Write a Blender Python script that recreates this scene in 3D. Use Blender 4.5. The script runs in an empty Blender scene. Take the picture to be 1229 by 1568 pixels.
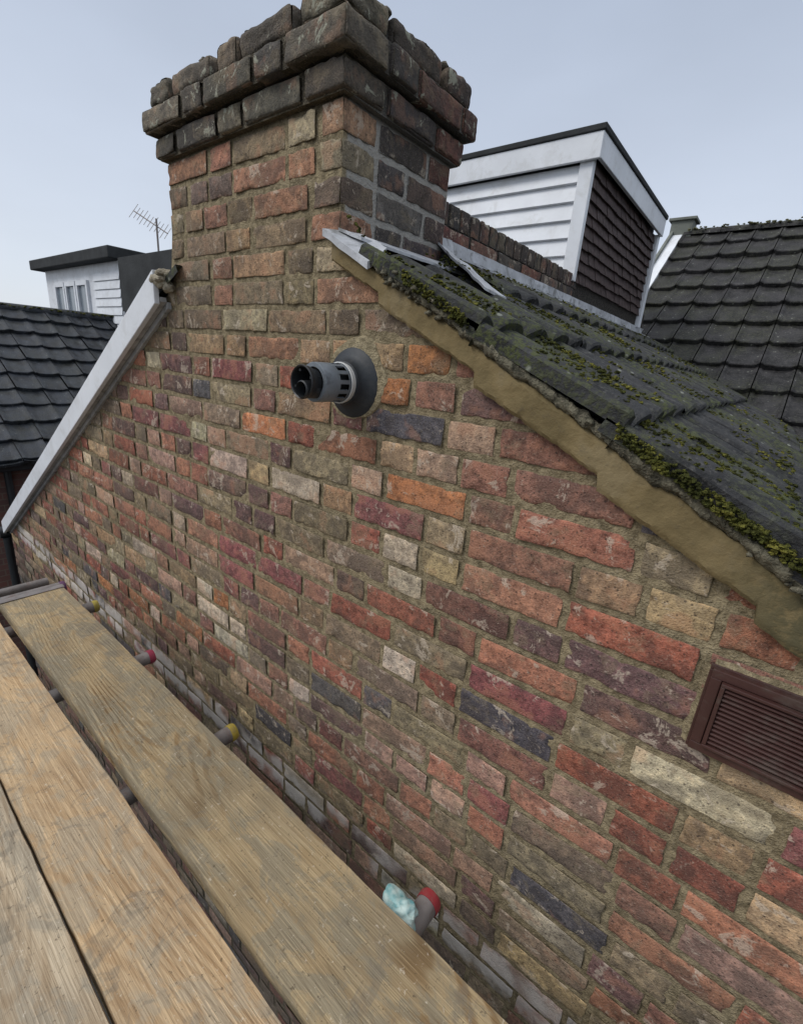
import bpy, math, random
from mathutils import Vector, noise, Matrix
random.seed(7)
S=0.82   # metres per layout unit
R=random.random
def U(a,b): return a+(b-a)*R()
def nz(x,y,z): return noise.noise(Vector((x,y,z)))

# ------------------------------------------------------------------ node helper
class NT:
    def __init__(s,name):
        s.m=bpy.data.materials.new(name); s.m.use_nodes=True
        s.t=s.m.node_tree; s.t.nodes.clear()
        s.out=s.t.nodes.new('ShaderNodeOutputMaterial')
        s.b=s.t.nodes.new('ShaderNodeBsdfPrincipled')
        s.t.links.new(s.b.outputs[0],s.out.inputs[0])
    def n(s,ty,**k):
        x=s.t.nodes.new(ty)
        for a,b in k.items(): setattr(x,a,b)
        return x
    def set(s,inp,v):
        if isinstance(v,bpy.types.NodeSocket): s.t.links.new(v,inp)
        else:
            if isinstance(v,(tuple,list)) and inp.type=='RGBA' and len(v)==3: v=(*v,1)
            inp.default_value=v
    def obj(s): return s.n('ShaderNodeTexCoord').outputs['Object']
    def attr(s,name,vec=True):
        a=s.n('ShaderNodeAttribute',attribute_name=name); return a.outputs['Color' if not vec else 'Vector']
    def math(s,op,a,b=0.0,c=0.0,clamp=False):
        x=s.n('ShaderNodeMath',operation=op,use_clamp=clamp); s.set(x.inputs[0],a); s.set(x.inputs[1],b)
        s.set(x.inputs[2],c); return x.outputs[0]
    def vm(s,op,a,b):
        x=s.n('ShaderNodeVectorMath',operation=op); s.set(x.inputs[0],a)
        if op=='SCALE': s.set(x.inputs['Scale'],b)
        else: s.set(x.inputs[1],b)
        return x.outputs[0]
    def noise(s,vec,scale,detail=3,rough=0.55,dist=0.0):
        x=s.n('ShaderNodeTexNoise'); s.set(x.inputs['Vector'],vec); x.inputs['Scale'].default_value=scale
        x.inputs['Detail'].default_value=detail; x.inputs['Roughness'].default_value=rough
        x.inputs['Distortion'].default_value=dist
        return x.outputs['Fac']
    def vor(s,vec,scale,feature='F1'):
        x=s.n('ShaderNodeTexVoronoi',feature=feature); s.set(x.inputs['Vector'],vec); x.inputs['Scale'].default_value=scale
        return x.outputs['Distance']
    def map(s,vec,sc=(1,1,1),loc=(0,0,0),rot=(0,0,0)):
        x=s.n('ShaderNodeMapping'); s.set(x.inputs['Vector'],vec); x.inputs['Scale'].default_value=sc
        x.inputs['Location'].default_value=loc; x.inputs['Rotation'].default_value=rot; return x.outputs[0]
    def ss(s,v,a,b,lo=0.0,hi=1.0):
        x=s.n('ShaderNodeMapRange',interpolation_type='SMOOTHSTEP'); s.set(x.inputs[0],v)
        if a>b: a,b,lo,hi=b,a,hi,lo
        x.inputs[1].default_value=a; x.inputs[2].default_value=b; x.inputs[3].default_value=lo; x.inputs[4].default_value=hi
        return x.outputs[0]
    def mix(s,f,a,b,bt='MIX'):
        x=s.n('ShaderNodeMix',data_type='RGBA',blend_type=bt); s.set(x.inputs[0],f); s.set(x.inputs[6],a); s.set(x.inputs[7],b)
        return x.outputs[2]
    def ramp(s,f,stops):
        x=s.n('ShaderNodeValToRGB'); s.set(x.inputs[0],f); e=x.color_ramp.elements
        while len(e)<len(stops): e.new(0.5)
        for i,(p,c) in enumerate(stops): e[i].position=p; e[i].color=(*c,1)
        return x.outputs[0]
    def sep(s,v):
        x=s.n('ShaderNodeSeparateXYZ'); s.set(x.inputs[0],v); return x.outputs
    def bump(s,h,strength=0.5,dist=0.005,prev=None):
        x=s.n('ShaderNodeBump'); s.set(x.inputs['Height'],h); x.inputs['Strength'].default_value=strength
        x.inputs['Distance'].default_value=dist
        if prev is not None: s.set(x.inputs['Normal'],prev)
        return x.outputs[0]
    def fin(s,col,rough=0.8,nrm=None,metal=0.0,spec=0.4):
        s.set(s.b.inputs['Base Color'],col); s.set(s.b.inputs['Roughness'],rough)
        s.b.inputs['Metallic'].default_value=metal; s.b.inputs['Specular IOR Level'].default_value=spec
        if nrm is not None: s.set(s.b.inputs['Normal'],nrm)
        return s.m

def mat_brick():
    m=NT('brick'); o=m.obj(); col=m.attr('bcol',False); uv=m.sep(m.attr('buv')); sz=m.sep(m.attr('bsz'))
    so=m.sep(o)
    off=m.vm('ADD',o,m.vm('SCALE',m.attr('bsz'),7.0))
    n1=m.noise(off,10,3,0.66); n2=m.noise(off,50,4,0.76); n3=m.noise(o,300,2,0.7); n4=m.noise(off,17,4,0.74,0.5)
    n5=m.noise(o,1.3,2,0.6); n6=m.noise(m.vm('ADD',off,(5,3,1)),12,4,0.70,0.4)
    c=m.mix(1.0,col,m.ramp(n2,[(0.30,(0.42,0.40,0.40)),(0.5,(1.05,1.05,1.05)),(0.70,(1.75,1.68,1.58))]),'MULTIPLY')
    c=m.mix(m.ss(n1,0.51,0.60,0,0.75),c,m.mix(0.45,(0.055,0.044,0.041),col))          # soot
    c=m.mix(m.ss(n1,0.45,0.36,0,0.65),c,m.mix(0.4,(0.34,0.165,0.10),m.mix(1.0,col,(1.7,1.6,1.5),'MULTIPLY')))
    c=m.mix(m.ss(n6,0.54,0.63,0,0.48),c,m.mix(0.3,(0.24,0.19,0.12),col))
    c=m.mix(m.ss(n4,0.575,0.64,0,0.75),c,m.mix(0.25,(0.56,0.47,0.37),col))
    c=m.mix(m.ss(n5,0.42,0.66,0.0,0.26),c,(0.15,0.12,0.08))
    c=m.mix(m.ss(n3,0.57,0.68,0,0.3),c,(0.42,0.35,0.27)); c=m.mix(m.ss(n3,0.42,0.32,0,0.45),c,(0.03,0.025,0.022))
    g=m.vor(off,90); c=m.mix(m.ss(g,0.12,0.24,0.65,0),c,(0.04,0.032,0.028))
    top=m.ss(so[2],0.50,0.53,0,0.55); tn=m.math('MULTIPLY',top,m.ss(n6,0.62,0.42,0.3,1.0))
    c=m.mix(tn,c,(0.055,0.052,0.045))
    lich=m.math('MULTIPLY',m.ss(so[2],0.50,0.55,0,1),m.ss(n4,0.59,0.63,0,0.7)); c=m.mix(lich,c,(0.30,0.31,0.24))
    eu=m.math('MINIMUM',uv[0],m.math('SUBTRACT',sz[0],uv[0])); ev=m.math('MINIMUM',uv[1],m.math('SUBTRACT',sz[1],uv[1]))
    e=m.math('MINIMUM',eu,ev)
    e2=m.math('ADD',e,m.math('MULTIPLY',m.math('SUBTRACT',m.math('ADD',m.math('MULTIPLY',n4,0.6),m.math('MULTIPLY',n2,0.4)),0.5),0.019))
    mf=m.ss(e2,-0.0015,0.0016,1,0)
    mc=m.mix(m.ss(n2,0.3,0.7),(0.135,0.108,0.063),(0.32,0.26,0.16))
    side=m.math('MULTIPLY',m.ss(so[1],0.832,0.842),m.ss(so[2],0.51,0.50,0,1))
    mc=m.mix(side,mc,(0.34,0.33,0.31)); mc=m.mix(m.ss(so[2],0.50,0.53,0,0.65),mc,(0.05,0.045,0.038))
    c=m.mix(mf,c,mc)
    z=so[2]
    zz=m.math('ADD',z,m.math('ADD',m.math('MULTIPLY',n4,0.12),m.math('MULTIPLY',n1,0.08)))
    ef=m.math('MULTIPLY',m.ss(zz,-1.45,-1.40,0,1),m.ss(zz,-1.33,-1.27,1,0))
    ef=m.math('MULTIPLY',ef,m.ss(m.noise(o,3.1,3,0.7),0.40,0.54,0.0,0.85))
    c=m.mix(ef,c,(0.54,0.50,0.46))
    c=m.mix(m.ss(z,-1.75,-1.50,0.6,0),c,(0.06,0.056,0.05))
    h=m.math('ADD',m.math('MULTIPLY',n2,1.0),m.math('MULTIPLY',n3,0.5))
    h=m.math('ADD',h,m.math('MULTIPLY',n4,0.9))
    return m.fin(c,0.85,m.bump(h,0.9,0.0055),spec=0.25)
def mat_mortar(cA=(0.13,0.104,0.062),cB=(0.32,0.26,0.16),name='mortar',s1=55,wallm=False):
    m=NT(name); o=m.obj(); a=m.noise(o,s1,4,0.72); f=m.noise(o,260,1)
    c=m.mix(m.ss(a,0.3,0.7),cA,cB)
    if wallm:
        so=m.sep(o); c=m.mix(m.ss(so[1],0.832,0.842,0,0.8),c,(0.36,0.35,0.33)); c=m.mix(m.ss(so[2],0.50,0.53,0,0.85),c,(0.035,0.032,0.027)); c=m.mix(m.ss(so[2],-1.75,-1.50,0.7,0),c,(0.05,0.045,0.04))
    c=m.mix(m.ss(f,0.58,0.7,0,0.35),c,(0.32,0.27,0.2))
    return m.fin(c,0.95,m.bump(m.math('ADD',a,m.math('MULTIPLY',f,0.4)),1.0,0.008),spec=0.15)
def mat_simple(name,col,rough=0.6,var=0.25,sc=8,bmp=0.2,bs=60,metal=0,spec=0.4,dirt=0.0,dcol=(0.08,0.07,0.05)):
    m=NT(name); o=m.obj(); a=m.noise(o,sc,4,0.6); b=m.noise(o,bs,3)
    lo=tuple(x*(1-var) for x in col); hi=tuple(min(1,x*(1+var)) for x in col)
    c=m.ramp(a,[(0.25,lo),(0.75,hi)])
    if dirt>0: c=m.mix(m.ss(m.noise(o,sc*2.3,5,0.7,0.5),0.48,0.68,0,dirt),c,dcol)
    return m.fin(c,rough,m.bump(b,bmp,0.004),metal,spec)
def mat_tile(name,base=(0.036,0.038,0.042),moss=0.35,lichen=0.5,rough=0.75,spec=0.25):
    m=NT(name); o=m.obj(); a=m.noise(o,9,4,0.65); b=m.noise(o,75,4,0.75); d=m.noise(o,3.5,3,0.6)
    c=m.mix(m.ss(a,0.3,0.7),tuple(x*0.35 for x in base),tuple(x*1.9 for x in base))
    c=m.mix(m.ss(b,0.5,0.7,0,0.65),c,(0.10,0.096,0.088))
    c=m.mix(m.math('MULTIPLY',m.ss(d,0.42,0.6,0,1),m.ss(b,0.42,0.58,0,moss)),c,(0.065,0.075,0.022))
    v=m.vor(o,26); l=m.math('MULTIPLY',m.ss(v,0.10,0.2,1,0),m.ss(a,0.5,0.58,0,lichen))
    c=m.mix(l,c,(0.27,0.28,0.24))
    return m.fin(c,m.ss(a,0.3,0.7,rough-0.12,rough+0.1),m.bump(b,1.0,0.006),spec=spec)
def mat_wood(name,ca,cb,cg,seed,fig=0.5):
    m=NT(name); o=m.vm('ADD',m.obj(),(seed*3.7,seed*1.3,0.0))
    st=m.map(o,(0.75,5.0,2)); g0=m.noise(st,1.0,1.0,0.4,0.1)
    gw=m.math('ADD',m.math('MULTIPLY',g0,210.0),m.math('MULTIPLY',m.noise(m.map(o,(14,90,1)),1.0,2),2.0))
    ring=m.ss(m.math('SINE',gw),-0.2,0.9,0,1)
    fib=m.noise(m.map(o,(7,260,60)),1.0,3,0.65); fibw=m.noise(m.map(o,(2.2,55,20)),1.0,3,0.6)
    big=m.noise(o,2.4,3,0.6,0.3); bl=m.noise(m.map(o,(1,1.8,1)),9,5,0.72,0.5)
    c=m.mix(m.ss(big,0.38,0.62),ca,cb)
    c=m.mix(m.ss(fibw,0.42,0.66,0,0.5),c,m.mix(1.0,c,(0.76,0.69,0.62),'MULTIPLY'))
    msk=m.ss(m.noise(o,1.9,2,0.5,0.4),0.44,0.58,0.06,fig)
    c=m.mix(m.math('MULTIPLY',ring,msk),c,m.mix(1.0,c,(0.60,0.49,0.38),'MULTIPLY'))
    c=m.mix(m.ss(bl,0.46,0.57,0,0.72),c,cg)
    c=m.mix(m.ss(fib,0.38,0.60,0.4,0),c,m.mix(1.0,c,(0.55,0.5,0.45),'MULTIPLY'))
    c=m.mix(m.ss(fib,0.56,0.74,0,0.4),c,tuple(min(1,x*1.45) for x in cb))
    kn=m.vor(m.map(o,(1.5,4.0,0.01)),1.0); kd=m.math('ADD',kn,m.math('MULTIPLY',fibw,0.03)); c=m.mix(m.ss(kd,0.05,0.11,0.8,0),c,(0.14,0.075,0.035))
    sp=m.noise(o,85,3,0.75); c=m.mix(m.ss(sp,0.62,0.70,0,0.65),c,(0.08,0.06,0.04)); c=m.mix(m.ss(sp,0.37,0.29,0,0.5),c,(0.6,0.53,0.42))
    smear=m.noise(m.map(o,(2,1.2,1),rot=(0,0,0.6)),6,4,0.75,1.2); c=m.mix(m.ss(smear,0.55,0.65,0,0.5),c,(0.17,0.145,0.11))
    h=m.math('ADD',m.math('MULTIPLY',ring,0.25),m.math('ADD',fib,m.math('MULTIPLY',bl,0.6)))
    return m.fin(c,0.85,m.bump(h,0.9,0.0025),spec=0.2)

M_BR=mat_brick(); M_MO=mat_mortar(wallm=True); M_TI=mat_tile('roof_tile_moss',(0.028,0.028,0.029),0.85,0.7); M_TI2=mat_tile('roof_tile_dark',(0.026,0.025,0.026),0.25,0.6,0.72,0.2)
M_TI3=mat_tile('roof_tile_slate',(0.016,0.019,0.025),0.1,0.5,0.5,0.35)
M_WHITE=mat_simple('white_paint',(0.68,0.70,0.73),0.5,0.10,4,0.1,40,dirt=0.28,dcol=(0.38,0.37,0.34))
M_DARKF=mat_simple('felt_dark',(0.035,0.037,0.038),0.85,0.4,6,0.5,90,spec=0.2)
M_LEAD=mat_simple('lead_flashing',(0.42,0.43,0.45),0.6,0.35,9,0.5,50,dirt=0.75,dcol=(0.12,0.12,0.11))
M_MOSS=NT('moss')
_o=M_MOSS.obj(); _a=M_MOSS.noise(_o,22,3,0.6); _b=M_MOSS.noise(_o,170,2,0.7)
_c=M_MOSS.ramp(_a,[(0.3,(0.028,0.032,0.012)),(0.5,(0.08,0.085,0.02)),(0.66,(0.26,0.24,0.05))]); _c=M_MOSS.mix(M_MOSS.ss(_b,0.35,0.6),M_MOSS.mix(0.6,_c,(0.02,0.02,0.01)),_c)
M_MOSS=M_MOSS.fin(_c,0.95,M_MOSS.bump(_b,1.0,0.012),spec=0.1)
kh=NT('verge_render'); _o=kh.obj(); _a=kh.noise(_o,7,4,0.65,0.4); _b=kh.noise(_o,50,4,0.7); _x=kh.sep(_o)[0]
_c=kh.mix(kh.ss(_a,0.35,0.65),(0.155,0.118,0.058),(0.225,0.168,0.082)); _c=kh.mix(kh.ss(_b,0.57,0.70,0,0.4),_c,(0.11,0.088,0.055))
_c=kh.mix(kh.math('MULTIPLY',kh.ss(_a,0.5,0.6),0.22),_c,(0.20,0.18,0.13))
_c=kh.mix(kh.math('MULTIPLY',kh.ss(_x,-0.06,0.12,0,1),kh.ss(_b,0.35,0.55,0.2,0.85)),_c,(0.075,0.07,0.04))
M_KHAKI=kh.fin(_c,0.85,kh.bump(kh.math('ADD',_b,_a),0.6,0.006),spec=0.15)
M_BLK=mat_simple('black_plastic',(0.018,0.02,0.022),0.45,0.3,8,0.1,60)
M_SEAL=mat_simple('rubber_seal',(0.018,0.022,0.027),0.55,0.3,12,0.2,60,dirt=0.25,dcol=(0.08,0.075,0.07))
M_GREYP=mat_simple('grey_plastic',(0.15,0.17,0.19),0.4,0.3,16,0.1,60,dirt=0.5,dcol=(0.05,0.05,0.05))
M_PALE=mat_simple('pale_plastic',(0.55,0.55,0.53),0.5,0.2,10,0.1)
M_VENT=mat_simple('vent_plastic',(0.055,0.024,0.02),0.45,0.3,9,0.15,80,dirt=0.45,dcol=(0.10,0.085,0.07))
M_STEEL=mat_simple('galvanised_tube',(0.20,0.18,0.17),0.5,0.35,14,0.3,60,metal=0.2,dirt=0.6,dcol=(0.15,0.09,0.07))
M_SHING=mat_simple('hung_tile',(0.065,0.045,0.042),0.75,0.5,25,0.7,60,dirt=0.5,dcol=(0.13,0.11,0.10),spec=0.2)
M_GROUND=mat_simple('ground',(0.06,0.06,0.055),0.9,0.4,1.5,0.5,20)
M_DBR=mat_simple('house_brick_far',(0.16,0.08,0.06),0.85,0.4,12,0.5,30)

# ------------------------------------------------------------------ mesh builder
class MB:
    def __init__(s): s.v=[]; s.f=[]; s.c=[]; s.uv=[]; s.sz=[]
    def add(s,vs,fs):
        o=len(s.v); s.v+=vs; s.f+=[tuple(i+o for i in f) for f in fs]; return o
    def grid(s,P,closeu=False):
        nj=len(P[0]); vs=[p for row in P for p in row]; fs=[]
        for i in range(len(P)-1):
            for j in range(nj-1): fs.append((i*nj+j,i*nj+j+1,(i+1)*nj+j+1,(i+1)*nj+j))
            if closeu: fs.append((i*nj+nj-1,i*nj,(i+1)*nj,(i+1)*nj+nj-1))
        s.add(vs,fs)
    def box(s,a,b):
        x0,y0,z0=a;x1,y1,z1=b
        s.add([(x0,y0,z0),(x1,y0,z0),(x1,y1,z0),(x0,y1,z0),(x0,y0,z1),(x1,y0,z1),(x1,y1,z1),(x0,y1,z1)],
          [(0,3,2,1),(4,5,6,7),(0,1,5,4),(1,2,6,5),(2,3,7,6),(3,0,4,7)])
    def obox(s,o,ax,ay,az):
        o=Vector(o);ax=Vector(ax);ay=Vector(ay);az=Vector(az)
        P=[o,o+ax,o+ax+ay,o+ay,o+az,o+ax+az,o+ax+ay+az,o+ay+az]
        s.add([tuple(p) for p in P],[(0,3,2,1),(4,5,6,7),(0,1,5,4),(1,2,6,5),(2,3,7,6),(3,0,4,7)])
    def lathe(s,o,ax,prof,n=40,cap=True):
        o=Vector(o);ax=Vector(ax).normalized();u=ax.orthogonal().normalized();w=ax.cross(u)
        P=[[tuple(o+ax*h+u*(r*math.cos(2*math.pi*k/n))+w*(r*math.sin(2*math.pi*k/n))) for k in range(n)] for h,r in prof]
        s.grid(P,True)
    def tube(s,a,b,r,n=20):
        a=Vector(a);b=Vector(b);L=(b-a).length
        s.lathe(a,b-a,[(0,0.0001),(0,r),(L,r),(L,0.0001)],n)
    def build(s,name,mat,parent=None,smooth=True,bev=0.0,autosm=True,fix=True):
        me=bpy.data.meshes.new(name); me.from_pydata([(x*S,y*S,z*S) for x,y,z in s.v],[],s.f)
        ob=bpy.data.objects.new(name,me); bpy.context.scene.collection.objects.link(ob)
        me.materials.append(mat)
        if s.c:
            a=me.attributes.new('bcol','FLOAT_COLOR','POINT'); a.data.foreach_set('color',[q for c in s.c for q in (*c,1.0)])
            a=me.attributes.new('buv','FLOAT_VECTOR','POINT'); a.data.foreach_set('vector',[q*S for c in s.uv for q in c])
            a=me.attributes.new('bsz','FLOAT_VECTOR','POINT'); a.data.foreach_set('vector',[c[k]*(S if k<2 else 1) for c in s.sz for k in range(3)])
        if fix:
            import bmesh
            bm=bmesh.new(); bm.from_mesh(me); bmesh.ops.recalc_face_normals(bm,faces=bm.faces); bm.to_mesh(me); bm.free()
        if smooth:
            me.shade_smooth()
            if autosm: me.set_sharp_from_angle(angle=math.radians(38))
        if bev>0:
            md=ob.modifiers.new('bev','BEVEL'); md.width=bev*S; md.segments=2; md.limit_method='ANGLE'; md.angle_limit=math.radians(40)
        if parent: ob.parent=parent
        return ob
def empty(name):
    e=bpy.data.objects.new(name,None); bpy.context.scene.collection.objects.link(e); e.empty_display_size=0.1; return e

# ------------------------------------------------------------------ bricks
FACES={'-y':(0,2,1,-1),'+y':(0,2,1,1),'+x':(1,2,0,1),'-x':(1,2,0,-1),'+z':(0,1,2,1),'-z':(0,1,2,-1)}
def ts(L,r,n):
    e=min(0.49,r/L); a=[0,e*0.4,e]
    for i in range(1,n): a.append(e+(1-2*e)*i/n)
    return a+[1-e,1-e*0.4,1]
def brick(mb,c,d,faces,nu,nv,col,r=0.005,amp=0.0014,clampf=None,chip=0.0):
    seed=U(0,50); rr=[min(r,x*0.45) for x in d]; rx=min(rr)
    lo=[c[i]-d[i]/2 for i in range(3)]; hi=[c[i]+d[i]/2 for i in range(3)]
    tw=[U(-0.0018,0.0018) for _ in range(3)]; ck=0.014+chip*0.35
    for fc in faces:
        a,b,k,sg=FACES[fc]
        tu=ts(d[a],rx,nu); tv=ts(d[b],rx,nv); P=[]
        for v in tv:
            row=[]
            for u in tu:
                p=[0,0,0]; p[a]=lo[a]+u*d[a]; p[b]=lo[b]+v*d[b]; p[k]=hi[k] if sg>0 else lo[k]
                q=[min(max(p[i],lo[i]+rx),hi[i]-rx) for i in range(3)]
                dr=Vector([p[i]-q[i] for i in range(3)]); L=dr.length
                if L<1e-9: dr=Vector((0,0,0)); dr[k]=sg
                else: dr/=L
                sx,sy,sz_=q[0]+seed,q[1],q[2]
                n1=nz(sx*12,sy*12,sz_*12); n2=nz(sx*60,sy*60,sz_*60)
                h=amp*(n1*1.4+n2*1.0)
                edge=1.0-min(1.0,min(min(u,1-u)*d[a],min(v,1-v)*d[b])/0.010)
                if edge>0:
                    g=nz(sx*30+9,sy*30,sz_*30); h-=edge*max(0,g-0.08)*ck
                p=[q[i]+dr[i]*(rx+h) for i in range(3)]
                if fc=='-y': p[1]+=tw[0]*(u-.5)*4+tw[1]*(v-.5)*3
                if clampf: p[2]=min(p[2],clampf(p[0]))
                row.append(tuple(p)); mb.c.append(col); mb.uv.append((u*d[a],v*d[b],0)); mb.sz.append((d[a],d[b],seed*0.13))
            P.append(row)
        mb.grid(P)
PAL=[((0.26,0.092,0.062),5),((0.30,0.135,0.088),5.5),((0.36,0.225,0.165),4.5),((0.21,0.105,0.078),5),((0.13,0.075,0.070),3.5),
     ((0.20,0.15,0.105),4.5),((0.43,0.31,0.175),2.6),((0.37,0.155,0.07),1.6),((0.085,0.080,0.085),1.4),((0.24,0.19,0.12),3.2),((0.48,0.39,0.29),1.8),((0.20,0.078,0.072),2.5)]
PALC=[((0.21,0.155,0.095),5),((0.175,0.13,0.09),4),((0.26,0.135,0.085),3.5),((0.31,0.20,0.115),3.5),((0.14,0.095,0.078),3),((0.09,0.08,0.075),1.5),((0.29,0.24,0.155),2.5),((0.32,0.165,0.105),2)]
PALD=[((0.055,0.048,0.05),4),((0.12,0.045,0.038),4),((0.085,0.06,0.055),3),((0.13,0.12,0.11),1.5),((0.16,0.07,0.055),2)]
PALT=[((0.13,0.11,0.085),4),((0.18,0.155,0.11),4),((0.09,0.08,0.07),3),((0.24,0.17,0.12),1.5),((0.27,0.23,0.16),1)]
def pick(pal):
    t=sum(w for _,w in pal)*R()
    for c,w in pal:
        t-=w
        if t<=0: break
    k=U(0.78,1.25); return tuple(x*k*U(0.95,1.05) for x in c)

XL,XR=-1.99,-1.057          # chimney
YB=1.50
def rtop(x): return -0.272-0.53*x
def ltop(x): return 0.235+0.585*(x+1.97)
def wtop(x):
    if XL-0.001<=x<=XR+0.001: return 99
    return rtop(x) if x>-1.5 else ltop(x)
WX0,WX1=-5.62,2.35
zs=[0.635]
while zs[-1]>-3.7:
    z=zs[-1]; t=min(1,max(0,(0.3-z)/0.8)); zs.append(z-(0.083+0.011*t+U(-0.0012,0.0012)))
J=0.0130
house=empty('brick_house')
wall=MB(); chim=MB()
for i in range(len(zs)-1):
    z1,z0=zs[i],zs[i+1]; zc=(z0+z1)/2; h=z1-z0-J+U(-0.001,0.001)
    xr=XR if rtop(XR)<z0+0.02 else min(WX1,(-0.272-z0)/0.53)
    xl=XL if ltop(XL)<z0+0.02 else max(WX0,(z0-0.235)/0.585-1.97)
    inch = xr==XR
    x=xl; k=i%2; first=True
    while x<xr-0.02:
        L=0.278 if k%2==0 else 0.140
        if R()<0.13: L=0.278 if L<0.2 else 0.14
        L+=U(-0.008,0.008)
        if first and i%4>=2: L*=0.75
        first=False; k+=1
        if xr-(x+L)<0.07: L=xr-x
        if L>0.31: L=xr-x if xr-x<0.34 else 0.278
        cx=x+L/2; last=x+L>xr-0.01
        near=cx>-1.6 and zc>-2.1
        res=(14,6) if near else ((6,3) if zc>-2.1 else (2,1))
        if L<0.2: res=(max(2,res[0]//2+1),res[1])
        w=L-J+U(-0.003,0.002)
        pal=PALC if zc>0.0 and cx<-0.9 else (PAL if R()<0.88 else PALC)
        col=pick(pal)
        fs=['-y']; dep=0.13; xs=cx+ (J/2 if last and inch else 0) - (J/2 if x==XL else 0)
        if inch and last: fs.append('+x')
        if x==XL and zc>0.2: fs.append('-x')
        yy=1.0+U(-0.003,0.0005)
        brick(wall if not inch else chim,(xs,yy+dep/2,zc+U(-0.0015,0.0015)),(w,dep,h+U(-0.002,0.001)),fs,res[0],res[1],col,clampf=None if inch else wtop,chip=0.01)
        x+=L
    if z1>0.2:
        y=1.13+J*0.5; k=i%2
        while y<YB-0.02:
            L=0.235 if k%2==0 else 0.135
            k+=1
            if YB-(y+L)<0.06: L=YB-y
            for sd,xx in (('+x',XR-0.065),('-x',XL+0.065)):
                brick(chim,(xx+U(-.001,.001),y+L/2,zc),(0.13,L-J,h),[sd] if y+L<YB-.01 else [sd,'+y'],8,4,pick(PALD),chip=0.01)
            y+=L
def ring(z0,z1,off,pal,jit=0.002,chip=0.03,k0=0,topf=False,gap=J*0.7,amp=0.002,r=0.008,drop=0.0):
    h=z1-z0-gap; zc=(z0+z1)/2; fsx=['-z']+(['+z'] if topf else [])
    x=XL-off; xe=XR+off; k=k0
    while x<xe-0.02:
        L=(0.27 if k%2==0 else 0.14)+U(-0.01,0.01); k+=1
        if xe-(x+L)<0.08: L=xe-x
        f=['-y']+fsx
        sgn=0
        if x+L>xe-0.01: f.append('+x'); sgn=J/2
        if x<XL-off+0.001: f.append('-x'); sgn=-J/2
        if drop: f=['-y','+x','-x','-z','+z']
        dz=-U(0,drop)
        brick(chim,(x+L/2+sgn,1-off+0.08+U(-jit,jit),zc+U(-jit,jit)*0.6+dz/2),(L-J-(0.006 if drop else 0),0.16,h+dz),f,9,5,pick(pal),r=r,amp=amp,chip=chip)
        x+=L
    y=1-off+0.16; ye=YB+off; k=k0+1
    while y<ye-0.02:
        L=(0.235 if k%2==0 else 0.13)+U(-0.01,0.01); k+=1
        if ye-(y+L)<0.06: L=ye-y
        for sd,xx in (('+x',xe-0.08),('-x',XL-off+0.08)):
            dz=-U(0,drop)
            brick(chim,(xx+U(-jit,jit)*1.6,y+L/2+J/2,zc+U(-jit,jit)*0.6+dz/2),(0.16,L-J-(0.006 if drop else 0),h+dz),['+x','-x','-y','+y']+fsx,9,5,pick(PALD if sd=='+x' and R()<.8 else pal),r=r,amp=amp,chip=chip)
        y+=L
    brick(chim,((XL+XR)/2,ye-0.08,zc),(XR-XL+2*off-0.32,0.16,h),['+y']+fsx,10,4,pick(pal))
ring(0.635,0.708,0.026,PALT,k0=1,chip=0.015); ring(0.708,0.785,0.054,PALT,k0=0,topf=True,jit=0.002,chip=0.02); ring(0.787,0.872,0.032,PALT,k0=1,topf=True,jit=0.005,chip=0.04,r=0.016,amp=0.004,drop=0.016)
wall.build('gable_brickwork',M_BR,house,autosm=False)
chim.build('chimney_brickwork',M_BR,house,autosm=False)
mo=MB(); yM=1.0035
xsn=[WX0+0.01+(WX1-WX0-0.02)*i/160 for i in range(161)]
P=[]
for j in range(2):
    P.append([(x,yM,(-8.0 if j==0 else min(wtop(x)-0.004,0.45 if XL<=x<=XR else 9))) for x in xsn])
mo.grid(P)
e=0.0045
mo.box((XL+e,yM+0.001,0.0),(XR-e,YB-e,0.64))
e=0.012
mo.box((XL-0.026+e,1-0.026+e,0.636),(XR+0.026-e,YB+0.026-e,0.708))
mo.box((XL-0.054+e,1-0.054+e,0.712),(XR+0.054-e,YB+0.054-e,0.782))
mo.box((XL-0.030+e*2,1-0.03+e*2,0.782),(XR+0.03-2*e,YB+0.03-2*e,0.830))
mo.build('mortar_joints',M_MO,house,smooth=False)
fl=MB(); P=[]
for j in range(31):
    row=[]
    for i in range(61):
        u=i/60;v=j/30; x=XL+0.0+(XR-XL)*u; y=1.0+(YB-1.0)*v
        ed=min(min(u,1-u)*0.95,min(v,1-v)*0.5); z=0.83+min(1,ed/0.10)*0.055+0.018*nz(x*12,y*12,0)+0.01*nz(x*30,y*30,5)
        row.append((x,y,z))
    P.append(row)
fl.grid(P)
def lump(mb,p,r,n=None,fl_=0.7,nu=7,nv=4,rough=0.35):
    sd=U(0,99); P=[]
    for j in range(nv+1):
        ph=math.pi*j/nv; row=[]
        for i in range(nu):
            th=2*math.pi*i/nu; d=Vector((math.sin(ph)*math.cos(th),math.sin(ph)*math.sin(th),math.cos(ph)))
            k=r*(1+rough*2*nz(d.x*1.3+sd,d.y*1.3,d.z*1.3)); d=d*k; d.z*=fl_
            row.append((p[0]+d.x,p[1]+d.y,p[2]+d.z))
        P.append(row)
    mb.grid(P,True)
for _ in range(12):
    if R()<0.7: x=U(XL-0.02,XR+0.02); y=U(0.985,1.01)
    else: x=XR+U(-0.01,0.01); y=U(1.0,YB)
    lump(fl,(x,y,0.858),U(0.012,0.018),nu=12,nv=9,rough=0.2)
fl.build('chimney_flaunching',mat_mortar((0.06,0.055,0.045),(0.17,0.15,0.115),'flaunching_mortar'),house)

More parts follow.
